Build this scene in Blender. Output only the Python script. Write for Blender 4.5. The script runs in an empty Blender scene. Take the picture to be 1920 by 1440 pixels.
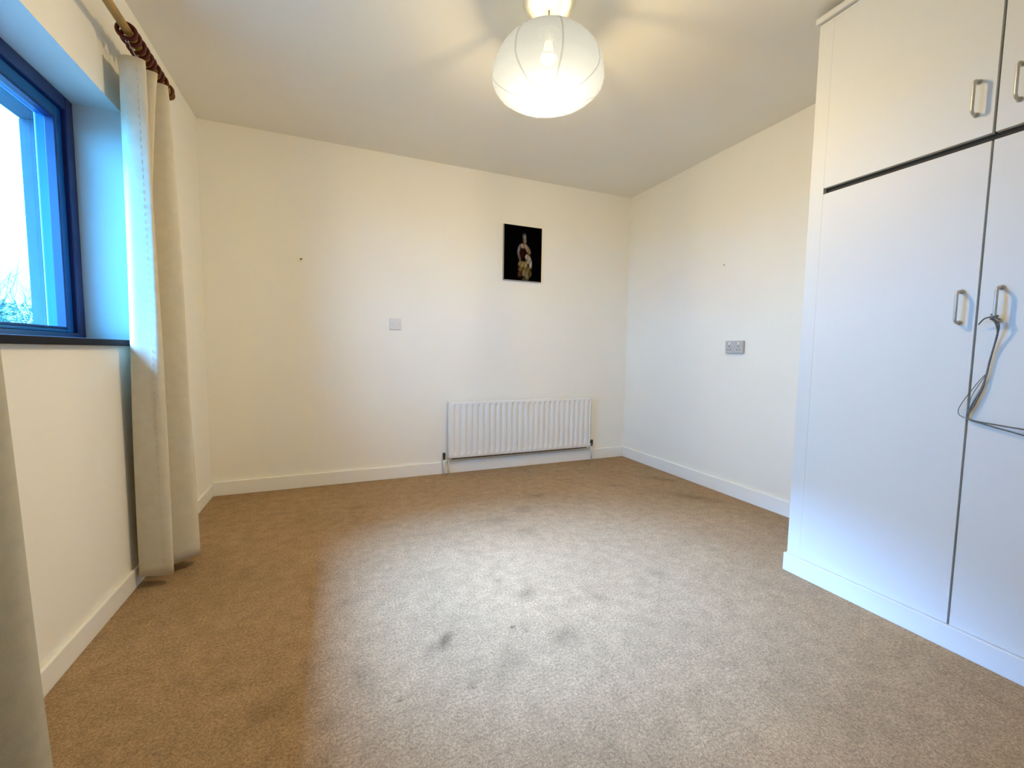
import bpy, bmesh, math, random
from mathutils import Vector, Matrix
random.seed(7)
PI = math.pi
S = bpy.context.scene
C = S.collection

# ------------------------------------------------------------------ camera, sky, sun, exposure
F_PX, YAW, PITCH, ROLL, CAM_Z = 794.26, 0.39327, -0.074665, 0.013105, 0.97618
cam = bpy.data.cameras.new('camera')
cam.sensor_width = 36.0
cam.sensor_fit = 'HORIZONTAL'
cam.lens = 36.0 * F_PX / 1920.0
cam.clip_start = 0.02
cam.clip_end = 500
co = bpy.data.objects.new('camera', cam)
C.objects.link(co)
fw = Vector((math.sin(YAW) * math.cos(PITCH), math.cos(YAW) * math.cos(PITCH), math.sin(PITCH)))
rt = Vector((math.cos(YAW), -math.sin(YAW), 0))
up = rt.cross(fw)
rt2 = rt * math.cos(ROLL) + up * math.sin(ROLL)
up2 = -rt * math.sin(ROLL) + up * math.cos(ROLL)
co.matrix_world = Matrix(((rt2.x, up2.x, -fw.x, 0), (rt2.y, up2.y, -fw.y, 0), (rt2.z, up2.z, -fw.z, CAM_Z), (0, 0, 0, 1)))
S.camera = co

SKY = (2.2, 12.8, 27.0)
SUN = (40.0, 64.5, 118.0)
LAMP = (57000.0, 44000.0, 22300.0)
NECK_FILL = 10.0  # weak glow added above the bulb to brighten the ceiling rose
PAPER, PAPER_THRU = (.0041, .0050, .0078), .05

w = bpy.data.worlds.new('sky')
S.world = w
w.use_nodes = True
bg = w.node_tree.nodes['Background']
bg.inputs['Color'].default_value = (*[c / max(SKY) for c in SKY], 1)
bg.inputs['Strength'].default_value = max(SKY)

sun = bpy.data.lights.new('sun', 'SUN')
sun.energy = max(SUN)
sun.color = [c / max(SUN) for c in SUN]
sun.angle = math.radians(45)            # sun diffused by thin cloud
so = bpy.data.objects.new('sun', sun)
C.objects.link(so)
SUN_EL, SUN_AZ = math.radians(48), math.radians(-7)
sd = Vector((-math.cos(SUN_EL) * math.cos(SUN_AZ), -math.cos(SUN_EL) * math.sin(SUN_AZ), math.sin(SUN_EL)))
so.rotation_euler = sd.to_track_quat('Z', 'Y').to_euler()

S.view_settings.view_transform = 'Standard'
S.view_settings.look = 'None'
S.view_settings.gamma = 1
S.view_settings.use_curve_mapping = False
S.view_settings.exposure = 0.12
S.cycles.use_denoising = True
S.cycles.max_bounces = 10
S.cycles.diffuse_bounces = 8
S.cycles.sample_clamp_indirect = 10

# ------------------------------------------------------------------ helpers
def col4(c):
    return (c[0], c[1], c[2], 1)

def mat(name, color, rough=0.6, metal=0.0, noise=0.0, nscale=8.0, bump=0.0, bscale=60.0, spec=0.3, color2=None):
    m = bpy.data.materials.new(name)
    m.use_nodes = True
    nt = m.node_tree
    b = nt.nodes['Principled BSDF']
    b.inputs['Roughness'].default_value = rough
    b.inputs['Metallic'].default_value = metal
    b.inputs['Specular IOR Level'].default_value = spec
    tc = nt.nodes.new('ShaderNodeTexCoord')
    n = nt.nodes.new('ShaderNodeTexNoise')
    n.inputs['Scale'].default_value = nscale
    n.inputs['Detail'].default_value = 4
    nt.links.new(tc.outputs['Object'], n.inputs['Vector'])
    r = nt.nodes.new('ShaderNodeMix')
    r.data_type = 'RGBA'
    c2 = color2 or [c * (1 - noise) for c in color]
    r.inputs['A'].default_value = col4(c2)
    r.inputs['B'].default_value = col4(color)
    mr = nt.nodes.new('ShaderNodeMapRange')
    mr.inputs['From Min'].default_value = 0.3
    mr.inputs['From Max'].default_value = 0.7
    nt.links.new(n.outputs['Fac'], mr.inputs['Value'])
    nt.links.new(mr.outputs['Result'], r.inputs['Factor'])
    nt.links.new(r.outputs['Result'], b.inputs['Base Color'])
    if bump:
        n2 = nt.nodes.new('ShaderNodeTexNoise')
        n2.inputs['Scale'].default_value = bscale
        n2.inputs['Detail'].default_value = 3
        nt.links.new(tc.outputs['Object'], n2.inputs['Vector'])
        bp = nt.nodes.new('ShaderNodeBump')
        bp.inputs['Strength'].default_value = bump
        bp.inputs['Distance'].default_value = 0.002
        nt.links.new(n2.outputs['Fac'], bp.inputs['Height'])
        nt.links.new(bp.outputs['Normal'], b.inputs['Normal'])
    return m

def obj(name, bm, m, parent=None, smooth=False, loc=None):
    me = bpy.data.meshes.new(name)
    bm.normal_update()
    bm.to_mesh(me)
    bm.free()
    if smooth:
        for p in me.polygons:
            p.use_smooth = True
    me.materials.append(m)
    o = bpy.data.objects.new(name, me)
    C.objects.link(o)
    if parent is not None:
        o.parent = parent
    if loc is not None:
        o.location = loc
    return o

def empty(name, loc=(0, 0, 0)):
    o = bpy.data.objects.new(name, None)
    o.empty_display_size = 0.05
    C.objects.link(o)
    o.location = loc
    return o

def tag(o, label, cat, group=None, kind=None):
    o['label'] = label
    o['category'] = cat
    if group:
        o['group'] = group
    if kind:
        o['kind'] = kind
    return o

def struct(o):
    o['kind'] = 'structure'
    return o

def box(bm, x0, x1, y0, y1, z0, z1, bev=0.0, seg=2):
    vs = [bm.verts.new((x, y, z)) for x in (x0, x1) for y in (y0, y1) for z in (z0, z1)]
    q = [(0, 1, 3, 2), (4, 6, 7, 5), (0, 4, 5, 1), (2, 3, 7, 6), (0, 2, 6, 4), (1, 5, 7, 3)]
    fs = [bm.faces.new([vs[i] for i in f]) for f in q]
    if bev > 0:
        es = list({e for f in fs for e in f.edges})
        bmesh.ops.bevel(bm, geom=es, offset=bev, segments=seg, affect='EDGES', profile=0.6)
    return bm

def bbox(*a, **k):
    return box(bmesh.new(), *a, **k)

def tube(bm, pts, r, n=10, closed=False, cap=True):
    pts = [Vector(p) for p in pts]
    rad = r if isinstance(r, (list, tuple)) else [r] * len(pts)
    rings = []
    prev = None
    N = len(pts)
    for i, p in enumerate(pts):
        a = pts[(i - 1) % N] if (closed or i > 0) else p
        b = pts[(i + 1) % N] if (closed or i < N - 1) else p
        d = (b - a)
        d = d.normalized() if d.length > 1e-9 else Vector((0, 0, 1))
        if prev is None:
            u = d.orthogonal().normalized()
        else:
            u = (prev - d * prev.dot(d))
            u = u.normalized() if u.length > 1e-6 else d.orthogonal().normalized()
        prev = u
        v = d.cross(u)
        rings.append([bm.verts.new(p + rad[i] * (u * math.cos(2 * PI * k / n) + v * math.sin(2 * PI * k / n))) for k in range(n)])
    M = N if closed else N - 1
    for i in range(M):
        A, B = rings[i], rings[(i + 1) % N]
        for k in range(n):
            bm.faces.new((A[k], A[(k + 1) % n], B[(k + 1) % n], B[k]))
    if cap and not closed:
        bm.faces.new(rings[0][::-1])
        bm.faces.new(rings[-1])
    return bm

def lathe(bm, prof, n=32, cx=0, cy=0, mod=None, cap0=False, cap1=False):
    """prof: (radius, z) pairs, revolved about a vertical axis"""
    rings = []
    for r, z in prof:
        rings.append([bm.verts.new((cx + r * (mod(2 * PI * k / n, z) if mod else 1) * math.cos(2 * PI * k / n),
                                    cy + r * (mod(2 * PI * k / n, z) if mod else 1) * math.sin(2 * PI * k / n), z)) for k in range(n)])
    for A, B in zip(rings, rings[1:]):
        for k in range(n):
            bm.faces.new((A[k], A[(k + 1) % n], B[(k + 1) % n], B[k]))
    if cap0:
        bm.faces.new(rings[0][::-1])
    if cap1:
        bm.faces.new(rings[-1])
    return bm

def catmull(pts, n=8):
    P = [Vector(p) for p in pts]
    out = []
    for i in range(len(P) - 1):
        p0 = P[max(i - 1, 0)]
        p1, p2 = P[i], P[i + 1]
        p3 = P[min(i + 2, len(P) - 1)]
        for k in range(n):
            t = k / n
            out.append(0.5 * ((2 * p1) + (p2 - p0) * t + (2 * p0 - 5 * p1 + 4 * p2 - p3) * t * t + (-p0 + 3 * p1 - 3 * p2 + p3) * t ** 3))
    out.append(P[-1])
    return out

def sstep(a, b, x):
    t = min(1, max(0, (x - a) / (b - a)))
    return t * t * (3 - 2 * t)

# ------------------------------------------------------------------ room dimensions (metres)
XL, XR, YB, YF, H = -0.780, 2.524, 3.291, -0.62, 2.40
WY0, WY1, WZ0, WZ1 = 0.98, 2.235, 0.985, 1.912      # window opening
WT = 0.26                                           # thickness of the outside wall

# ------------------------------------------------------------------ materials
M = {}
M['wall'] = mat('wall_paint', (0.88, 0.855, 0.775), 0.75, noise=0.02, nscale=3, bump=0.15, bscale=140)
M['reveal'] = mat('wall_paint_dimmed', (0.62, 0.61, 0.57), 0.75, noise=0.02, nscale=3, bump=0.15, bscale=140)  # darker copy of the wall paint, offsets strong skylight on the reveals
M['ceiling'] = mat('ceiling_paint', (0.83, 0.805, 0.73), 0.85, noise=0.02, nscale=3, bump=0.1, bscale=120)
M['gloss_white'] = mat('white_gloss_paint', (0.87, 0.86, 0.81), 0.35, noise=0.02, nscale=5)
M['wardrobe'] = mat('white_eggshell_paint', (0.70, 0.71, 0.715), 0.50, noise=0.02, nscale=4, bump=0.05, bscale=50)
M['gap_shade'] = mat('door_gap_shade', (0.05, 0.045, 0.04), 0.8)  # shade between the wardrobe doors, put into the colour
M['handle'] = mat('brushed_nickel', (0.55, 0.53, 0.49), 0.40, metal=0.6, noise=0.1, nscale=60)
M['radiator'] = mat('radiator_enamel', (0.80, 0.79, 0.77), 0.32, noise=0.01)
M['rad_dark'] = mat('valve_plastic_and_gap_shadow', (0.05, 0.05, 0.05), 0.5, noise=0.2, nscale=50)  # dark valves, and the painted shadow line under the radiator
M['pipe'] = mat('painted_pipe', (0.70, 0.69, 0.66), 0.4, noise=0.05, nscale=30)
M['plastic'] = mat('white_plastic', (0.74, 0.71, 0.69), 0.4, noise=0.03)
M['plastic_grey'] = mat('grey_plastic', (0.50, 0.495, 0.49), 0.45, noise=0.05)
M['socket_dark'] = mat('socket_hole', (0.14, 0.14, 0.14), 0.6)
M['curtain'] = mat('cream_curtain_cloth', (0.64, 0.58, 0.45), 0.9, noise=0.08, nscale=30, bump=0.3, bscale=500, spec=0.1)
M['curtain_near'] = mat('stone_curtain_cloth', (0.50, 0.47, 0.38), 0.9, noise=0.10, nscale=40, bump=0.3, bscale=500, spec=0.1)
M['thread'] = mat('stitching_thread', (0.52, 0.46, 0.35), 0.9, noise=0.1)
M['rod'] = mat('pale_pine', (0.50, 0.30, 0.09), 0.45, noise=0.3, nscale=18)
M['ring'] = mat('dark_mahogany', (0.080, 0.008, 0.004), 0.4, noise=0.4, nscale=30, spec=0.3)
M['ring_light'] = mat('mid_brown_wood', (0.13, 0.045, 0.012), 0.35, noise=0.4, nscale=30)
M['navy'] = mat('navy_frame_paint', (0.008, 0.016, 0.095), 0.35, noise=0.2, nscale=12, spec=0.5)
M['blue'] = mat('blue_sash_paint', (0.004, 0.085, 0.26), 0.35, noise=0.1, nscale=12, spec=0.5)
M['sill'] = mat('dark_navy_sill', (0.003, 0.004, 0.012), 0.75, noise=0.2, nscale=12)
M['blue_render'] = mat('blue_outside_render', (0.018, 0.055, 0.085), 0.8, noise=0.15, nscale=25)
M['string'] = mat('grey_string', (0.17, 0.18, 0.19), 0.9, noise=0.3, nscale=200)
M['bark'] = mat('twig_bark', (0.06, 0.06, 0.055), 0.9, noise=0.4, nscale=40)
M['leaf'] = mat('shrub_leaf', (0.05, 0.10, 0.06), 0.7, noise=0.4, nscale=10)
M['ground'] = mat('garden_ground', (0.07, 0.09, 0.07), 0.95, noise=0.5, nscale=3)
M['brick'] = mat('outside_wall_render', (0.30, 0.30, 0.31), 0.9, noise=0.15, nscale=10)
M['cable'] = mat('pale_flex', (0.40, 0.38, 0.32), 0.5)
M['rose'] = mat('cream_rose_plastic', (0.86, 0.82, 0.66), 0.4)
M['nail'] = mat('dark_nail', (0.03, 0.03, 0.03), 0.4, metal=0.5)

# lantern paper: thin, lets some light straight through and scatters the rest
m = bpy.data.materials.new('lantern_paper')
m.use_nodes = True
nt = m.node_tree
nt.nodes.remove(nt.nodes['Principled BSDF'])
pt = nt.nodes.new('ShaderNodeBsdfTransparent')
pl = nt.nodes.new('ShaderNodeBsdfTranslucent')
pd = nt.nodes.new('ShaderNodeBsdfDiffuse')
pn = nt.nodes.new('ShaderNodeTexNoise')
pn.inputs['Scale'].default_value = 60
pr = nt.nodes.new('ShaderNodeMix')
pr.data_type = 'RGBA'
pr.inputs['A'].default_value = (*PAPER, 1)
pr.inputs['B'].default_value = (*[c * .93 for c in PAPER], 1)
nt.links.new(pn.outputs['Fac'], pr.inputs['Factor'])
for q in (pl, pd):
    nt.links.new(pr.outputs['Result'], q.inputs['Color'])
m1 = nt.nodes.new('ShaderNodeMixShader')
m1.inputs['Fac'].default_value = 0.5
nt.links.new(pl.outputs['BSDF'], m1.inputs[1])
nt.links.new(pd.outputs['BSDF'], m1.inputs[2])
m2 = nt.nodes.new('ShaderNodeMixShader')
m2.inputs['Fac'].default_value = PAPER_THRU
nt.links.new(m1.outputs['Shader'], m2.inputs[1])
nt.links.new(pt.outputs['BSDF'], m2.inputs[2])
nt.links.new(m2.outputs['Shader'], nt.nodes['Material Output'].inputs['Surface'])
M['paper'] = m
m = bpy.data.materials.new('paper_over_wire')
m.use_nodes = True
nt = m.node_tree
nt.nodes.remove(nt.nodes['Principled BSDF'])
pl = nt.nodes.new('ShaderNodeBsdfTranslucent')
pd = nt.nodes.new('ShaderNodeBsdfDiffuse')
for q in (pl, pd):
    q.inputs['Color'].default_value = (.054, .064, .095, 1)
m1 = nt.nodes.new('ShaderNodeMixShader')
nt.links.new(pl.outputs['BSDF'], m1.inputs[1])
nt.links.new(pd.outputs['BSDF'], m1.inputs[2])
nt.links.new(m1.outputs['Shader'], nt.nodes['Material Output'].inputs['Surface'])
M['rib'] = m
M['wire'] = mat('carrier_wire', (.10, .10, .09), .5, noise=.1)
m = bpy.data.materials.new('bulb_glow')
m.use_nodes = True
b = m.node_tree.nodes['Principled BSDF']
b.inputs['Emission Color'].default_value = (*[c / max(LAMP) for c in LAMP], 1)
b.inputs['Emission Strength'].default_value = max(LAMP)
M['bulb'] = m
m = m.copy()
m.name = 'rose_fill_glow'
m.node_tree.nodes['Principled BSDF'].inputs['Emission Strength'].default_value = NECK_FILL  # added fill for the ceiling rose
M['neck'] = m

# glass: a clear pane with a faint blue tint and a real reflection
m = bpy.data.materials.new('window_glass')
m.use_nodes = True
nt = m.node_tree
nt.nodes.remove(nt.nodes['Principled BSDF'])
tr = nt.nodes.new('ShaderNodeBsdfTransparent')
tr.inputs['Color'].default_value = (0.86, 0.95, 1.0, 1)
gl = nt.nodes.new('ShaderNodeBsdfGlossy')
gl.inputs['Roughness'].default_value = 0.02
fr = nt.nodes.new('ShaderNodeLayerWeight')
fp = nt.nodes.new('ShaderNodeMath')
fp.operation = 'POWER'
fp.inputs[1].default_value = 4
nt.links.new(fr.outputs['Facing'], fp.inputs[0])
fm = nt.nodes.new('ShaderNodeMapRange')
fm.inputs['To Min'].default_value = 0.03
fm.inputs['To Max'].default_value = 0.8
nt.links.new(fp.outputs[0], fm.inputs['Value'])
mx = nt.nodes.new('ShaderNodeMixShader')
nt.links.new(fm.outputs['Result'], mx.inputs['Fac'])
nt.links.new(tr.outputs['BSDF'], mx.inputs[1])
nt.links.new(gl.outputs['BSDF'], mx.inputs[2])
nt.links.new(mx.outputs['Shader'], nt.nodes['Material Output'].inputs['Surface'])
M['glass'] = m

# carpet: brown-grey twist pile, speckled, with worn patches and a few real stains (attribute 'stain')
m = bpy.data.materials.new('carpet')
m.use_nodes = True
nt = m.node_tree
b = nt.nodes['Principled BSDF']
b.inputs['Roughness'].default_value = 1.0
b.inputs['Specular IOR Level'].default_value = 0.05
tc = nt.nodes.new('ShaderNodeTexCoord')
def noise(scale, detail, rough=0.6):
    n = nt.nodes.new('ShaderNodeTexNoise')
    n.inputs['Scale'].default_value = scale
    n.inputs['Detail'].default_value = detail
    n.inputs['Roughness'].default_value = rough
    nt.links.new(tc.outputs['Object'], n.inputs['Vector'])
    return n
def mrange(src, a, bb, c, d):
    r = nt.nodes.new('ShaderNodeMapRange')
    for k, v in zip(('From Min', 'From Max', 'To Min', 'To Max'), (a, bb, c, d)):
        r.inputs[k].default_value = v
    nt.links.new(src, r.inputs['Value'])
    return r.outputs['Result']
def mul(a, bb):
    r = nt.nodes.new('ShaderNodeMath')
    r.operation = 'MULTIPLY'
    nt.links.new(a, r.inputs[0])
    nt.links.new(bb, r.inputs[1])
    return r.outputs[0]
n_speck, n_pile, n_mid, n_big = noise(120, 4, 0.75), noise(310, 2), noise(17, 6, 0.7), noise(2.2, 4, 0.55)
f = mul(mul(mrange(n_speck.outputs['Fac'], 0.30, 0.70, 0.58, 1.36), mrange(n_mid.outputs['Fac'], 0.3, 0.7, 0.80, 1.14)),
        mrange(n_big.outputs['Fac'], 0.3, 0.7, 0.92, 1.07))
f = mul(f, mrange(n_pile.outputs['Fac'], 0.3, 0.7, 0.72, 1.28))
at = nt.nodes.new('ShaderNodeAttribute')
at.attribute_name = 'stain'
f = mul(f, mrange(at.outputs['Fac'], 0, 1, 1.0, 0.25))
vm = nt.nodes.new('ShaderNodeVectorMath')
vm.operation = 'SCALE'
vm.inputs[0].default_value = (0.375, 0.25, 0.143)
nt.links.new(f, vm.inputs['Scale'])
nt.links.new(vm.outputs['Vector'], b.inputs['Base Color'])
bp = nt.nodes.new('ShaderNodeBump')
bp.inputs['Strength'].default_value = 0.5
bp.inputs['Distance'].default_value = 0.004
nt.links.new(n_speck.outputs['Fac'], bp.inputs['Height'])
nt.links.new(bp.outputs['Normal'], b.inputs['Normal'])
M['carpet'] = m

# ------------------------------------------------------------------ the room shell
def floor():
    bm = bmesh.new()
    nx, ny = 330, 392
    st = bm.verts.layers.float.new('stain')
    # smudges and spots: x, y, radius along x, radius along y, turn, depth
    spots = [(0.325, 1.345, .050, .020, .9, .65), (0.27, 1.315, .04, .02, .9, .4), (0.565, 1.325, .009, .008, 0, .95), (0.60, 1.29, .007, .007, 0, .6),
             (0.70, 1.50, .045, .035, .2, .42), (0.62, 1.63, .02, .02, 0, .3), (1.06, 2.35, .06, .05, .4, .3), (0.95, 2.05, .07, .05, .1, .3),
             (1.25, 2.55, .08, .04, .2, .32), (0.86, 2.25, .06, .05, .5, .28), (1.90, 2.55, .07, .03, -.4, .35), (1.60, 2.80, .06, .025, .1, .25),
             (2.25, 2.15, .16, .05, -.9, .4), (2.34, 2.55, .10, .05, -.8, .35), (0.02, 1.70, .06, .03, .5, .25), (0.05, 1.28, .03, .05, .3, .3),
             (0.50, 1.18, .08, .04, .6, .28), (0.72, 1.22, .06, .04, .8, .35), (-0.30, 1.38, .035, .015, .5, .22), (-0.36, 1.46, .02, .012, .2, .2),
             (-0.25, 2.35, .04, .02, .1, .15), (0.10, 2.75, .05, .03, .2, .25), (0.15, 1.15, .01, .01, 0, .6), (0.35, 1.12, .011, .008, .4, .6),
             (1.30, 1.45, .04, .06, .2, .25), (0.95, 1.38, .03, .05, .3, .28), (-0.18, 1.24, .07, .04, .5, .3)]
    grid = []
    for j in range(ny + 1):
        y = YF + (YB - YF) * j / ny
        row = []
        for i in range(nx + 1):
            x = XL + (XR - XL) * i / nx
            v = bm.verts.new((x, y, 0))
            s = 0
            for sx, sy, a, c, t, d in spots:
                dx, dy = x - sx, y - sy
                if abs(dx) > 0.4 or abs(dy) > 0.4:
                    continue
                u, q = dx * math.cos(t) + dy * math.sin(t), -dx * math.sin(t) + dy * math.cos(t)
                a2, c2 = max(a, .0075), max(c, .0075)
                s = max(s, d * math.exp(-(u / a2) ** 2 - (q / c2) ** 2))
            v[st] = s
            row.append(v)
        grid.append(row)
    for j in range(ny):
        for i in range(nx):
            bm.faces.new((grid[j][i], grid[j][i + 1], grid[j + 1][i + 1], grid[j + 1][i]))
    return struct(obj('floor', bm, M['carpet']))
floor()
struct(obj('ceiling', bbox(XL - WT, XR + .15, YF - .15, YB + .15, H, H + .2), M['ceiling']))
struct(obj('wall_back', bbox(XL - WT, XR + .15, YB, YB + .15, 0, H), M['wall']))
struct(obj('wall_right', bbox(XR, XR + .15, YF - .15, YB, 0, H), M['wall']))
struct(obj('wall_front', bbox(XL - WT, XR, YF - .15, YF, 0, H), M['wall']))
bm = bmesh.new()
# window wall: one skin with the opening cut through it
ys, zs = [YF, WY0, WY1, YB], [0, WZ0, WZ1, H]
for X, flip in ((XL, False), (XL - WT, True)):
    g = [[bm.verts.new((X, y, z)) for z in zs] for y in ys]
    for i in range(3):
        for j in range(3):
            if i == 1 and j == 1:
                continue
            q = [g[i][j], g[i + 1][j], g[i + 1][j + 1], g[i][j + 1]]
            bm.faces.new(q if flip else q[::-1])
    if not flip:
        gi = g
for k in range(1):
    ring_i = [gi[1][1], gi[2][1], gi[2][2], gi[1][2]]
    ring_o = [g[1][1], g[2][1], g[2][2], g[1][2]]
    for k in range(4):
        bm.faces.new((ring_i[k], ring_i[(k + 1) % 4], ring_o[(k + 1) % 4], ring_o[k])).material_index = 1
    oi = [gi[0][0], gi[3][0], gi[3][3], gi[0][3]]
    oo = [g[0][0], g[3][0], g[3][3], g[0][3]]
    for k in range(4):
        bm.faces.new((oi[k], oo[k], oo[(k + 1) % 4], oi[(k + 1) % 4]))
bmesh.ops.recalc_face_normals(bm, faces=bm.faces)
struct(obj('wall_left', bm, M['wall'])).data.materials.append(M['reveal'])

def baseboard(name, x0, x1, y0, y1, h=0.095):
    struct(obj(name, bbox(x0, x1, y0, y1, 0, h, bev=0.004), M['gloss_white']))
baseboard('baseboard_back', XL + .014, XR - .014, YB - .016, YB)
baseboard('baseboard_left', XL, XL + .014, YF, YB, 0.078)
baseboard('baseboard_right', XR - .014, XR, 1.26, YB)

# ------------------------------------------------------------------ the window
FX = XL - .145                                       # room face of the frame
win = struct(empty('window_1', (FX, (WY0 + WY1) / 2, WZ0)))
def wpart(name, bm, m, smooth=False):
    o = obj(name, bm, m, win, smooth)
    o.location = (-FX, -(WY0 + WY1) / 2, -WZ0)
    return o
fz0 = 1.006
def rail(bm, x0, x1, y0, y1, z0, z1, t, bev=.004, tb=None):
    tb = tb or t
    box(bm, x0, x1, y0, y0 + t, z0, z1, bev)
    box(bm, x0, x1, y1 - t, y1, z0, z1, bev)
    box(bm, x0, x1, y0 + t, y1 - t, z1 - t, z1, bev)
    box(bm, x0, x1, y0 + t, y1 - t, z0, z0 + tb, bev)
bm = bmesh.new(); rail(bm, FX - .075, FX, WY0 + .002, WY1 - .002, fz0, WZ1 - .002, .050, tb=.022)
wpart('frame', bm, M['navy'])
bm = bmesh.new(); rail(bm, FX - .070, FX - .014, WY0 + .053, WY1 - .053, fz0 + .023, WZ1 - .053, .042, tb=.012)
wpart('sash', bm, M['blue'])
bm = bmesh.new(); rail(bm, FX - .040, FX - .012, WY0 + .096, WY1 - .096, fz0 + .036, WZ1 - .096, .008, .002)
wpart('glazing_bead', bm, M['navy'])
wpart('pane', bbox(FX - .046, FX - .041, WY0 + .09, WY1 - .09, fz0 + .030, WZ1 - .09), M['glass'])
struct(obj('trim_1', bbox(FX - .02, XL + .022, WY0 - .005, WY1 + .012, WZ0 - .004, fz0 - .001, .004), M['sill']))['label'] = 'dark navy window sill board'

# outside: a projecting canopy and a blue fin wall beside the window, ground and shrubs
struct(obj('trim_2', bbox(XL - .74, XL - WT - .001, -1.2, 3.30, 2.17, 2.34, .004), M['blue_render']))['label'] = 'blue canopy soffit outside the window'
struct(obj('wall_outside', bbox(XL - .74, XL - WT - .001, 3.14, 3.29, 0, 2.168), M['blue_render']))
struct(obj('ground', bbox(-40, XL - WT - .002, -12, 40, -.6, -.35), M['ground']))

# ------------------------------------------------------------------ wardrobe on the right
WX, WYL, WYR = 1.889, 1.246, 0.150
GAP = 0.694
wd = tag(empty('wardrobe', (WX, WYL, 0)), 'tall white fitted wardrobe with paired doors above and below a dark gap', 'wardrobe')
def part(name, bm, m, root, smooth=False):
    o = obj(name, bm, m, root, smooth)
    o.location = -root.location
    return o
def sub(name, bm, m, par, smooth=False):             # child of a part (part geometry is in world coordinates)
    return obj(name, bm, m, par, smooth)
bm = bmesh.new()
box(bm, WX + .003, XR - .001, WYL - .018, WYL - .001, .0, 2.35)      # left side
box(bm, WX + .003, XR - .001, WYR, WYR + .018, .0, 2.35)
box(bm, WX + .022, XR - .001, WYR + .018, WYL - .018, .06, .085)
box(bm, WX + .022, XR - .001, WYR + .018, WYL - .018, 1.64, 1.70)
box(bm, WX + .022, XR - .001, WYR + .018, WYL - .018, 2.33, 2.35)
box(bm, XR - .012, XR - .002, WYR + .018, WYL - .018, .085, 2.33)
part('carcass', bm, M['wardrobe'], wd)
part('stile', bbox(WX, WX + .02, 1.1908, WYL, .082, 2.349, .0004), M['wardrobe'], wd)
part('gap_shade_sheet', bbox(WX + .019, WX + .0215, WYR + .02, 1.19, .09, 2.33), M['gap_shade'], wd)  # dark sheet behind the doors, stands in for shade in their gaps
part('plinth', bbox(WX - .010, WX + .03, WYR, WYL + .010, 0, .080, .003), M['wardrobe'], wd)
part('cornice', bbox(WX - .016, XR - .001, WYR, WYL + .010, 2.352, 2.376, .004), M['wardrobe'], wd)

def handle_bm(y, z0, z1):
    r = .0045
    pr = .030
    pts = [(WX + .004, y, z0)]
    for a in range(7):
        t = a / 6 * PI / 2
        pts.append((WX - pr + .012 - .012 * math.sin(t), y, z0 + .012 - .012 * math.cos(t)))
    for a in range(7):
        t = a / 6 * PI / 2
        pts.append((WX - pr + .012 - .012 * math.cos(t), y, z1 - .012 + .012 * math.sin(t)))
    pts.append((WX + .004, y, z1))
    bm = bmesh.new()
    tube(bm, pts, r, 10)
    for z in (z0, z1):
        tube(bm, [(WX + .001, y, z), (WX - .004, y, z)], .0075, 12)
    return bm
doors = [(GAP + .0035, 1.1905, 1.674, 2.349, .738, 1.745, 1.845), (WYR + .003, GAP - .0035, 1.674, 2.349, .645, 1.745, 1.845),
         (GAP + .003, 1.1905, .082, 1.650, .734, 1.092, 1.192), (WYR + .003, GAP - .003, .082, 1.650, .644, 1.094, 1.194)]
for y0, y1, z0, z1, hy, h0, h1 in doors:
    d = part('door', bbox(WX, WX + .018, y0, y1, z0, z1, .0006), M['wardrobe'], wd)
    sub('handle', handle_bm(hy, h0, h1), M['handle'], d, True)

# grey string knotted on the lower right handle
HB = (WX - .030, .644)
st = tag(empty('string', (HB[0], HB[1], 1.098)), 'thin grey string knotted to the lower right wardrobe handle and hanging loose', 'string')
X0 = WX - .010
def W(y, z, x=None):
    return (X0 if x is None else x, y, z)
r = .0023
bm = bmesh.new()
tube(bm, catmull([W(.650, 1.098, WX - .032), W(.640, 1.085, WX - .03), W(.637, 1.055, WX - .02), W(.645, 1.015), W(.652, .965), W(.655, .93),
                  W(.664, .88), W(.678, .84), W(.690, .80), W(.689, .785), W(.672, .777), W(.62, .772), W(.57, .768), W(.50, .764), W(.40, .775), W(.33, .800)]), r, 8)
part('strand', bm, M['string'], st, True)
bm = bmesh.new()
tube(bm, catmull([W(.648, 1.096, WX - .034), W(.634, 1.080, WX - .026), W(.640, 1.040, WX - .016), W(.649, .985), W(.656, .925), W(.661, .885), W(.676, .83),
                  W(.688, .795), W(.684, .779), W(.65, .770), W(.60, .758), W(.54, .747), W(.46, .752), W(.38, .770), W(.33, .798)]), r, 8)
part('strand', bm, M['string'], st, True)
bm = bmesh.new()
tube(bm, catmull([W(.655, .93), W(.668, .91), W(.688, .87), W(.706, .83), W(.713, .805), W(.708, .790), W(.694, .784), W(.686, .788)]), .0011, 6)
tube(bm, catmull([W(.657, .925), W(.672, .89), W(.684, .855), W(.689, .82), W(.690, .80)]), .0009, 6)
part('loose_fibre', bm, M['string'], st, True)
bm = bmesh.new()
tube(bm, catmull([W(.632, 1.094, WX - .030), W(.641, 1.104, WX - .038), W(.653, 1.103, WX - .034), W(.668, 1.098, WX - .026), W(.682, 1.083, WX - .016)]), .0021, 8)
hx = HB[0]
tube(bm, [(hx + .0075 * math.cos(a * .7), .644 + .0075 * math.sin(a * .7), 1.094 + .0016 * a) for a in range(12)], .0026, 8)
part('knot', bm, M['string'], st, True)

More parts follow.
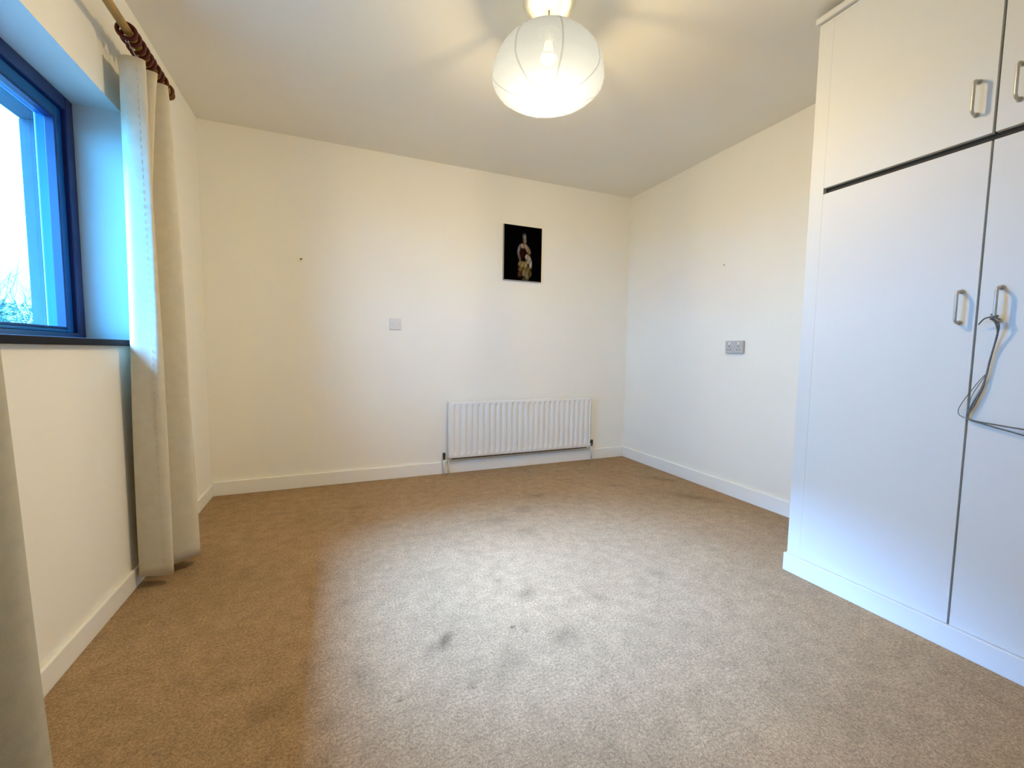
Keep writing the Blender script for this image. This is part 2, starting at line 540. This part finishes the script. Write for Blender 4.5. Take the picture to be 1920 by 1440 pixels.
# ------------------------------------------------------------------ radiator
RX0, RX1, RZ0, RZ1 = .806, 2.116, .130, .586
RYF, RYB = 3.222, 3.262
rd = tag(empty('radiator', ((RX0 + RX1) / 2, RYB, 0)), 'white ribbed panel radiator low on the back wall', 'radiator')
bm = bmesh.new()
prof = []
nf = 26
pitch = (RX1 - RX0 - .024) / nf
xs = [(RX0, .010), (RX0 + .004, .003), (RX0 + .010, 0.002)]
for k in range(nf):
    x = RX0 + .012 + k * pitch
    for t, d in ((.12, .002), (.20, .0), (.50, .0), (.58, .002), (.68, .011), (.92, .011), (1.0, .006)):
        xs.append((x + t * pitch, d))
xs += [(RX1 - .010, .002), (RX1 - .004, .003), (RX1, .010)]
zl = [(RZ0, .012, 0), (RZ0 + .004, .004, 0), (RZ0 + .020, .001, 0), (RZ0 + .034, 0, .5), (RZ0 + .05, 0, 1), (RZ1 - .05, 0, 1), (RZ1 - .032, 0, .5), (RZ1 - .020, .001, 0), (RZ1 - .004, .004, 0), (RZ1, .012, 0)]
g = []
for z, back, amp in zl:
    g.append([bm.verts.new((x, RYF + max(back, 0) + (d if (i < 3 or i >= len(xs) - 3) else d * amp), z)) for i, (x, d) in enumerate(xs)])
for A, B in zip(g, g[1:]):
    for k in range(len(xs) - 1):
        bm.faces.new((A[k], A[k + 1], B[k + 1], B[k]))
# rear skin and edges
back = [bm.verts.new(p) for p in ((RX0, RYB, RZ0), (RX1, RYB, RZ0), (RX1, RYB, RZ1), (RX0, RYB, RZ1))]
bm.faces.new((back[1], back[0], back[3], back[2]))
bm.faces.new([back[0], back[1]] + g[0][::-1])
bm.faces.new([back[2], back[3]] + g[-1])
bm.faces.new([back[3], back[0]] + [r_[0] for r_ in g])
bm.faces.new([back[1], back[2]] + [r_[-1] for r_ in g][::-1])
bmesh.ops.recalc_face_normals(bm, faces=bm.faces)
part('panel', bm, M['radiator'], rd)
for bx in (RX0 + .18, RX1 - .18):
    part('wall_bracket', bbox(bx - .02, bx + .02, RYB, YB - .0005, RZ0 + .06, RZ1 - .06, .002), M['radiator'], rd)
bm = bmesh.new()
tube(bm, [(RX0 + .03, RYB - .012, RZ0 - .004), (RX1 - .03, RYB - .012, RZ0 - .004)], .008, 8)
part('lower_gap_shadow', bm, M['rad_dark'], rd, True)  # dark tube stands in for the gap shadow under the panel
for vx, inner, hz in ((.772, RX0, .153), (2.136, RX1, .165)):
    bm = bmesh.new()
    yv = 3.238
    lathe(bm, [(.0, hz - .028), (.009, hz - .028), (.010, hz - .012), (.0095, hz - .006), (.0125, hz - .004), (.0125, hz + .022), (.0105, hz + .027), (.0, hz + .028)], 16, vx, yv)
    v = part('valve', bm, M['rad_dark'], rd, True)
    bm = bmesh.new()
    tube(bm, [(vx, yv, hz - .014), (inner + (.006 if inner > vx else -.006), yv, hz - .014)], .008, 10)
    sub('valve_tail', bm, M['handle'], v, True)
    bm = bmesh.new()
    tube(bm, [(vx, yv, hz - .02), (vx, yv, 0.0)], .0075, 10)
    part('pipe', bm, M['pipe'], rd, True)
bm = bmesh.new()
tube(bm, [(RX0 + .006, 3.248, RZ0 + .004), (RX0 + .006, 3.248, 0.0)], .005, 8)
part('pipe', bm, M['pipe'], rd, True)

# ------------------------------------------------------------------ picture on the back wall
PX0, PX1, PZ0, PZ1 = 1.268, 1.612, 1.568, 2.014
YPF = YB - .022
pc = tag(empty('canvas_picture', ((PX0 + PX1) / 2, YB, PZ0)), 'small black canvas print of a pale robed figure on the back wall', 'picture')
part('canvas', bbox(PX0, PX1, YPF + .001, YB + .001, PZ0, PZ1, .002), mat('canvas_edge', (.40, .38, .34), .8, noise=.1), pc)
bm = bmesh.new()
cl = bm.loops.layers.float_color.new('print')
nx, nz = 86, 112
# a plain made-up draped figure: ellipses (u, v, ru, rv, turn, colour)
E = [(.53, .195, .052, .066, 0, (.15, .155, .165)), (.535, .215, .036, .040, 0, (.27, .26, .25)), (.54, .27, .05, .06, 0, (.20, .15, .12)),
     (.50, .365, .11, .05, 0, (.34, .22, .18)), (.37, .43, .035, .10, .25, (.20, .20, .21)), (.38, .55, .035, .10, -.2, (.16, .14, .12)),
     (.64, .42, .055, .10, -.5, (.30, .22, .14)), (.49, .50, .10, .11, 0, (.022, .006, .006)), (.63, .56, .065, .06, 0, (.42, .34, .27)),
     (.72, .66, .045, .12, -.1, (.42, .36, .30)), (.66, .63, .05, .06, .2, (.30, .24, .17)), (.46, .70, .10, .07, .2, (.26, .20, .085)),
     (.58, .71, .045, .09, 0, (.34, .27, .12)), (.44, .79, .09, .05, 0, (.14, .085, .035)), (.62, .80, .09, .09, .1, (.15, .11, .035)),
     (.55, .86, .07, .07, 0, (.22, .17, .085)), (.63, .92, .06, .06, 0, (.17, .15, .085)), (.41, .88, .07, .06, .3, (.075, .035, .02)),
     (.72, .86, .04, .07, .1, (.10, .08, .03)), (.58, .965, .10, .025, 0, (.09, .075, .045))]
vs = [[bm.verts.new((PX0 + .003 + (PX1 - PX0 - .006) * i / nx, YPF, PZ1 - .003 - (PZ1 - PZ0 - .006) * j / nz)) for j in range(nz + 1)] for i in range(nx + 1)]
def print_col(u, v):
    c = [.0012, .001, .0012]
    for a, e, ru, rv, t, k in E:
        a = .53 + (a - .53) * .86
        dx, dy = u - a, (v - e) * 1.30
        p, q = dx * math.cos(t) + dy * math.sin(t), -dx * math.sin(t) + dy * math.cos(t)
        d = math.hypot(p / ru, q / (rv * 1.3))
        wv = 1 - sstep(.55, 1.15, d)
        fold = .75 + .25 * math.sin(60 * u + 14 * v + 3 * math.sin(9 * v))
        c = [x * (1 - wv) + y * fold * wv for x, y in zip(c, k)]
    return c
for i in range(nx):
    for j in range(nz):
        fc = bm.faces.new((vs[i][j], vs[i][j + 1], vs[i + 1][j + 1], vs[i + 1][j]))
        for lp in fc.loops:
            u = (lp.vert.co.x - PX0) / (PX1 - PX0)
            v = (PZ1 - lp.vert.co.z) / (PZ1 - PZ0)
            lp[cl] = (*print_col(u, v), 1)
mp = mat('canvas_print', (.005, .005, .005), .9, spec=.0)
an = mp.node_tree.nodes.new('ShaderNodeAttribute')
an.attribute_name = 'print'
mp.node_tree.links.new(an.outputs['Color'], mp.node_tree.nodes['Principled BSDF'].inputs['Base Color'])
part('printed_face', bm, mp, pc)

# ------------------------------------------------------------------ switch, socket, wall nails
sw = tag(empty('light_switch', (.412, YB, 1.136)), 'small square white switch plate in the middle of the back wall', 'switch')
part('faceplate', bbox(.370, .454, YB - .010, YB, 1.134, 1.218, .003), M['plastic'], sw)
rk = part('rocker', bbox(.394, .430, YB - .0145, YB - .009, 1.156, 1.196, .002), M['plastic'], sw)
for sx in (.379, .445):
    bm = bmesh.new()
    tube(bm, [(sx, YB - .009, 1.176), (sx, YB - .011, 1.176)], .003, 10)
    part('screw', bm, M['handle'], sw)

sk = tag(empty('wall_socket', (XR, 2.107, .988)), 'grey double plug socket raised on the right wall beside the wardrobe', 'socket')
sy0, sy1, sz0, sz1 = 2.028, 2.168, .990, 1.075
part('back_box', bbox(XR - .014, XR, sy0 + .002, sy1 - .002, sz0 + .002, sz1 - .002, .003), M['plastic_grey'], sk)
part('faceplate', bbox(XR - .022, XR - .013, sy0, sy1, sz0, sz1, .004), M['plastic_grey'], sk)
for cy in (2.063, 2.133):
    part('rocker', bbox(XR - .0255, XR - .021, cy - .008, cy + .008, 1.047, 1.066, .002), M['plastic'], sk)
    bm = bmesh.new()
    box(bm, XR - .0227, XR - .0215, cy - .003, cy + .003, 1.031, 1.042)
    for dy in (-.011, .011):
        box(bm, XR - .0227, XR - .0215, cy + dy - .004, cy + dy + .004, 1.010, 1.016)
    part('pin_holes', bm, M['socket_dark'], sk)

def nail(loc, d, lab):
    bm = bmesh.new()
    p = Vector(loc)
    dv = Vector(d)
    tube(bm, [p - dv * .004, p + dv * .008, p + dv * .0082, p + dv * .010], [.0022, .0022, .0055, .005], 12)
    tag(obj('wall_nail', bm, M['nail']), lab, 'nail')
nail((-.211, YB, 1.594), (0, -1, 0), 'small dark nail head on the bare left part of the back wall')
bm = bmesh.new()
p = Vector((XR, 2.228, 1.606))
tube(bm, [p, p + Vector((-.004, 0, 0))], .005, 12)
tag(obj('wall_plug', bm, mat('grey_wall_plug', (.36, .34, .31), .7)), 'tiny grey wall plug high on the right wall above the socket', 'wall plug')

# ------------------------------------------------------------------ curtain pole with rings
RXC, RZC, RR = -.688, 2.132, .0145
pole = tag(empty('curtain_pole', (RXC, 2.50, RZC)), 'pale wooden curtain pole high along the window wall', 'curtain pole')
bm = bmesh.new()
tube(bm, [(RXC, .45, RZC), (RXC, 2.475, RZC)], RR, 18)
part('rod', bm, M['rod'], pole, True)
bm = bmesh.new()
tube(bm, [(RXC, 2.470 + a, RZC) for a in (0, .003, .012, .022, .032, .038)], [.015, .020, .024, .022, .013, .004], 18)
part('finial', bm, M['ring_light'], pole, True)
for by in (.60, 2.40):
    bm = bmesh.new()
    tube(bm, [(XL + .001, by, RZC - .006), (XL + .012, by, RZC - .006), (XL + .013, by, RZC - .006), (RXC - .01, by, RZC - .004)], [.030, .027, .013, .012], 16)
    tube(bm, [(RXC + .021 * math.cos(a), by, RZC + .021 * math.sin(a)) for a in [k * PI / 12 for k in range(24)]], .0065, 8, closed=True)
    part('pole_bracket', bm, M['ring_light'], pole, True)
def ring_mesh():
    bm = bmesh.new()
    R0, r0 = .0265, .0070
    tube(bm, [(R0 * math.cos(2 * PI * k / 28), 0, R0 * math.sin(2 * PI * k / 28)) for k in range(28)], r0, 10, closed=True)
    return bm
ring0 = None
ry = [2.058, 2.093, 2.140, 2.172, 2.212, 2.246, 2.288, 2.330, 2.368, 2.443]
ORD = ['foremost', 'second', 'third', 'fourth', 'fifth', 'sixth', 'seventh', 'eighth', 'ninth']
ring_lab = ['foremost dark wooden curtain ring, standing clear at the window end of the bunch'] + ['%s dark wooden curtain ring from the window end of the far bunch' % q for q in ORD[1:8]] + \
    ['ninth dark wooden curtain ring, pressed against the pole bracket', 'brown wooden curtain ring alone past the bracket at the pole end']
for i, y in enumerate(ry):
    if ring0 is None:
        o = ring0 = tag(obj('curtain_ring', ring_mesh(), M['ring'], smooth=True), ring_lab[0], 'curtain ring', 'wooden rings of the cream curtain')
        e0 = obj('screw_eye', tube(bmesh.new(), [(.0045 * math.cos(2 * PI * k / 14), 0, -.0355 + .0045 * math.sin(2 * PI * k / 14)) for k in range(14)], .0012, 6, closed=True), M['handle'], o, True)
    else:
        o = ring0.copy()
        C.objects.link(o)
        e = e0.copy()
        C.objects.link(e)
        e.parent = o
        o['label'] = ring_lab[i]
    if i == len(ry) - 1:
        o.data = o.data.copy()
        o.data.materials[0] = M['ring_light']
    o.location = (RXC, y, RZC + RR - .0265 + .0070 + .0006)
    o.rotation_euler = (math.radians(random.uniform(-5, 5)), 0, math.radians(random.uniform(-14, 14) + (22 if i < 2 else 0)))

# ------------------------------------------------------------------ curtains
def curtain(root, top, bot, z0, z1, mtl, hem=True):
    """cloth lofted between a cross-section at the head and one at the hem (lists of x, y)"""
    T, B = catmull([(x, y, 0) for x, y in top], 10), catmull([(x, y, 0) for x, y in bot], 10)
    nz = 44
    bm = bmesh.new()
    rows = []
    for j in range(nz + 1):
        t = j / nz
        e = t ** .75
        row = []
        for k, (a, b_) in enumerate(zip(T, B)):
            p = a.lerp(b_, e)
            wob = .0035 * math.sin(5.1 * t + k * .35) * math.sin(PI * t)
            row.append(bm.verts.new((p.x + wob, p.y + .6 * wob, z1 + (z0 - z1) * t + .004 * math.sin(k * .21) * (t > .98))))
        rows.append(row)
    for A, Bq in zip(rows, rows[1:]):
        for k in range(len(A) - 1):
            bm.faces.new((A[k], A[k + 1], Bq[k + 1], Bq[k]))
    o = part('cloth', bm, mtl, root, True)
    sm = o.modifiers.new('thickness', 'SOLIDIFY')
    sm.thickness = .003
    sm.offset = 0
    return rows
top = [(-.728, 2.100), (-.700, 2.088), (-.664, 2.092), (-.654, 2.108), (-.690, 2.128), (-.722, 2.146), (-.705, 2.160), (-.652, 2.166), (-.640, 2.182),
       (-.690, 2.198), (-.732, 2.222), (-.705, 2.240), (-.640, 2.252), (-.634, 2.268), (-.680, 2.290), (-.735, 2.315), (-.715, 2.345), (-.668, 2.370), (-.690, 2.392), (-.742, 2.396)]
bot = [(-.752, 2.104), (-.715, 2.092), (-.652, 2.092), (-.641, 2.108), (-.664, 2.132), (-.725, 2.136), (-.742, 2.144), (-.742, 2.152), (-.738, 2.160),
       (-.742, 2.168), (-.738, 2.178), (-.690, 2.186), (-.604, 2.226), (-.586, 2.254), (-.606, 2.282), (-.690, 2.300), (-.724, 2.325), (-.660, 2.355), (-.680, 2.385), (-.750, 2.390)]
cu = tag(empty('curtain', (-.70, 2.25, 0)), 'long cream curtain drawn into folds at the far end of the window', 'curtain')
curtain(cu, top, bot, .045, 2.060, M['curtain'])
# stitched side hem on the leading edge
bm = bmesh.new()
T, B = catmull([(x, y, 0) for x, y in top], 10), catmull([(x, y, 0) for x, y in bot], 10)
for ki in (17,):
    for s in range(70):
        t = .02 + s / 70 * .96
        p = T[ki].lerp(B[ki], t ** .75)
        t2 = t + .007
        q = T[ki].lerp(B[ki], t2 ** .75)
        za, zb = 2.06 - 2.015 * t, 2.06 - 2.015 * t2
        tube(bm, [(p.x, p.y - .0024, za), (q.x, q.y - .0024, zb)], .0009, 5)
part('hem_stitching', bm, M['thread'], cu)
# pencil pleat tape at the head, hooks up to the rings
for y in ry[:9] + [2.40]:
    bm = bmesh.new()
    yy = min(max(y, 2.13), 2.398)
    tube(bm, catmull([(-.690, yy, 2.060), (-.688, yy, 2.078), (-.688, (yy + min(y, 2.398)) / 2, 2.090), (-.688, min(y, 2.40), 2.0985)], 4), .0012, 6)
    part('hook', bm, M['handle'], cu, True)

top2 = [(-.740, .80), (-.66, .83), (-.64, .86), (-.72, .90), (-.74, .93), (-.66, .96), (-.645, .99), (-.72, 1.02), (-.74, 1.05), (-.68, 1.09), (-.660, 1.12), (-.690, 1.15), (-.745, 1.15)]
bot2 = [(-.750, .80), (-.64, .83), (-.62, .86), (-.72, .90), (-.74, .93), (-.63, .96), (-.615, .99), (-.71, 1.02), (-.74, 1.05), (-.625, 1.10), (-.582, 1.14), (-.602, 1.18), (-.745, 1.19)]
cu2 = tag(empty('curtain', (-.70, 1.0, 0)), 'stone coloured curtain edge hanging close by, cut off at the lower left', 'curtain')
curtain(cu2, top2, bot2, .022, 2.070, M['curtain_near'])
for y in (.80, .865, .925, .99, 1.05, 1.10, 1.15):
    bm = bmesh.new()
    tube(bm, [(-.690, y, 2.060), (-.688, y, 2.078), (-.688, y, 2.0985)], .0012, 6)
    part('hook', bm, M['handle'], cu2, True)
for i, y in enumerate((.80, .865, .925, .99, 1.05, 1.10, 1.15)):
    o = ring0.copy()
    C.objects.link(o)
    e = e0.copy()
    C.objects.link(e)
    e.parent = o
    o['label'] = '%s wooden ring from the room end, holding the near stone coloured curtain' % ORD[i].replace('foremost', 'first')
    o['group'] = 'wooden rings of the near curtain'
    o.location = (RXC, y, RZC + RR - .0265 + .0070 + .0006)
    o.rotation_euler = (0, 0, math.radians(random.uniform(-12, 12)))

# ------------------------------------------------------------------ paper lantern
LX, LY = .828, 1.652
ZC, A_, CB, CT = 2.100, .230, .086, .185
NR = 8
def lprof(t):                                        # t: 0 at the bottom opening .. 1 at the top opening
    if t < .45:
        s = t / .45
        ph = PI / 2 * (1 - s)
        return A_ * max(math.cos(ph), .0) , ZC - CB * math.sin(ph)
    s = (t - .45) / .55
    ph = PI / 2 * s
    return A_ * math.cos(ph) ** .92, ZC + CT * math.sin(ph)
RO, RT = .050, .046
prof = []
for k in range(201):
    r_, z_ = lprof(k / 200)
    if (k < 90 and r_ < RO) or (k > 90 and r_ < RT):
        continue
    prof.append((r_, z_))
prof = [prof[i] for i in range(0, len(prof), 4)] + [prof[-1]]
OFF = .55
def scallop(a, z):
    return 1 - .007 * abs(math.sin((a - OFF) * NR / 2))
ln = tag(empty('paper_lantern', (LX, LY, H)), 'glowing white paper lantern shade hanging from the ceiling', 'ceiling lamp')
bm = bmesh.new()
lathe(bm, prof, 96, LX, LY, scallop)
part('paper_shade', bm, M['paper'], ln, True)
bm = bmesh.new()
lathe(bm, [(.0, prof[0][1] + .004), (.030, prof[0][1] + .004), (prof[0][0] - .001, prof[0][1] + .001)], 40, LX, LY)
part('paper_base', bm, M['paper'], ln, True)
for k in range(NR):                                  # strip of doubled paper over each wire
    a = OFF + 2 * PI * k / NR
    bm = bmesh.new()
    sx, sy = -math.sin(a) * .0036, math.cos(a) * .0036
    prev = None
    for r_, z_ in prof:
        q = r_ + .0012
        zz = z_ - (.0012 if z_ < ZC else 0)
        f_ = min(1, q / .12)
        cur = (bm.verts.new((LX + q * math.cos(a) - sx * f_, LY + q * math.sin(a) - sy * f_, zz)), bm.verts.new((LX + q * math.cos(a) + sx * f_, LY + q * math.sin(a) + sy * f_, zz)))
        if prev:
            bm.faces.new((prev[0], prev[1], cur[1], cur[0]))
        prev = cur
    part('rib', bm, M['rib'], ln, True)
for (r_, z_), r2, dz in ((prof[0], .006, -.0022), (prof[-1], .005, .0012)):
    bm = bmesh.new()
    lathe(bm, [(r_ - .001, z_ + dz), (r_ + r2, z_ + dz + (.0006 if dz < 0 else -.001))], 48, LX, LY)
    part('opening_ring', bm, M['rib'], ln, True)
BZ, BR = 2.195, .030
bm = bmesh.new()
lathe(bm, [(BR * math.sin(t * PI / 180), BZ - BR * math.cos(t * PI / 180)) for t in (4, 16, 28, 40, 50, 58, 65, 70)], 24, LX, LY, cap0=True)
part('bulb', bm, M['bulb'], ln, True)
bm = bmesh.new()
c0 = (BR * math.sin(70 * PI / 180), BZ - BR * math.cos(70 * PI / 180))
lathe(bm, [(c0[0] + .0003, c0[1] + .0002), (.0375, c0[1] + .004), (.037, c0[1] + .007), (.026, c0[1] + .012)], 32, LX, LY)
part('bulb_light_baffle', bm, M['plastic'], ln, True)  # unseen ring added to keep bulb light off the ceiling
bm = bmesh.new()
lathe(bm, [(.026, c0[1] + .0125), (.022, BZ + .020), (.017, 2.240), (.013, 2.250), (.0, 2.251)], 24, LX, LY)
part('bulb_neck_fill', bm, M['neck'], ln, True)  # its glow is added to light the ceiling rose
bm = bmesh.new()
lathe(bm, [(.0, 2.250), (.019, 2.251), (.019, 2.285), (.010, 2.297), (.004, 2.302), (.0, 2.303)], 20, LX, LY)
part('lamp_holder', bm, M['rose'], ln, True)
bm = bmesh.new()
tube(bm, [(LX, LY, 2.300), (LX, LY, 2.385)], .0030, 10)
part('flex', bm, M['cable'], ln, True)
zt = prof[-1][1]
for k in range(3):
    a = 2 * PI * k / 3 + .3
    bm = bmesh.new()
    tube(bm, [(LX + .019 * math.cos(a), LY + .019 * math.sin(a), 2.280), (LX + prof[-1][0] * math.cos(a), LY + prof[-1][0] * math.sin(a), zt)], .0012, 6)
    part('wire_carrier', bm, M['wire'], ln)
bm = bmesh.new()
lathe(bm, [(.108, H + .0005), (.106, H - .004), (.085, H - .009), (.046, H - .012), (.042, H - .020), (.030, H - .026), (.0, H - .027)], 48, LX, LY)
rs = part('ceiling_rose', bm, M['rose'], ln, True)

# ------------------------------------------------------------------ bare shrubs beyond the window
def shrub(loc, h, seed, lab):
    rnd = random.Random(seed)
    root = tag(empty('garden_shrub', loc), lab, 'shrub')
    bm = bmesh.new()
    lf = bmesh.new()
    def leaf(p, s):
        d = Vector((rnd.uniform(-1, 1), rnd.uniform(-1, 1), rnd.uniform(-.4, 1))).normalized()
        u = d.orthogonal().normalized()
        v = d.cross(u)
        q = [p, p + d * s + u * s * .35, p + d * s * 1.8, p + d * s - u * s * .35]
        vv = [lf.verts.new(x) for x in q]
        lf.faces.new(vv)
    def branch(p, d, L, r, lev):
        n = 5
        pts = [p]
        for k in range(n):
            d = (d + Vector((rnd.uniform(-.18, .18), rnd.uniform(-.18, .18), rnd.uniform(-.02, .14)))).normalized()
            pts.append(pts[-1] + d * L / n)
        tube(bm, pts, [r * (1 - .6 * k / n) for k in range(n + 1)], 5)
        if lev > 0:
            for k in range(4 if lev > 1 else 5):
                q = pts[rnd.randint(1, n)]
                nd = (d + Vector((rnd.uniform(-.9, .9), rnd.uniform(-.9, .9), rnd.uniform(-.1, .5)))).normalized()
                branch(q, nd, L * rnd.uniform(.45, .65), r * .5, lev - 1)
        if lev < 2:
            for k in range(9):
                q = pts[rnd.randint(1, n)] + Vector((rnd.uniform(-.05, .05),) * 3)
                if q.z + loc[2] < .55 * h:
                    leaf(q, rnd.uniform(.03, .06))
    for k in range(9):
        a = rnd.uniform(0, 2 * PI)
        branch(Vector((.25 * math.cos(a), .25 * math.sin(a), 0)), Vector((.35 * math.cos(a), .35 * math.sin(a), 1)).normalized(), h * rnd.uniform(.5, .68), .018, 3 if k < 5 else 2)
    obj('branches', bm, M['bark'], root)
    obj('leaves', lf, M['leaf'], root)['kind'] = 'stuff'
shrub((-5.45, 10.5, -.352), 2.9, 3, 'bare twiggy shrub seen through the lower corner of the window pane')
shrub((-6.55, 12.4, -.352), 3.4, 5, 'taller twiggy shrub farther off outside, by the window pane edge')
shrub((-9.3, 18.6, -.352), 4.0, 8, 'twiggy shrub farthest off outside, behind the other two')
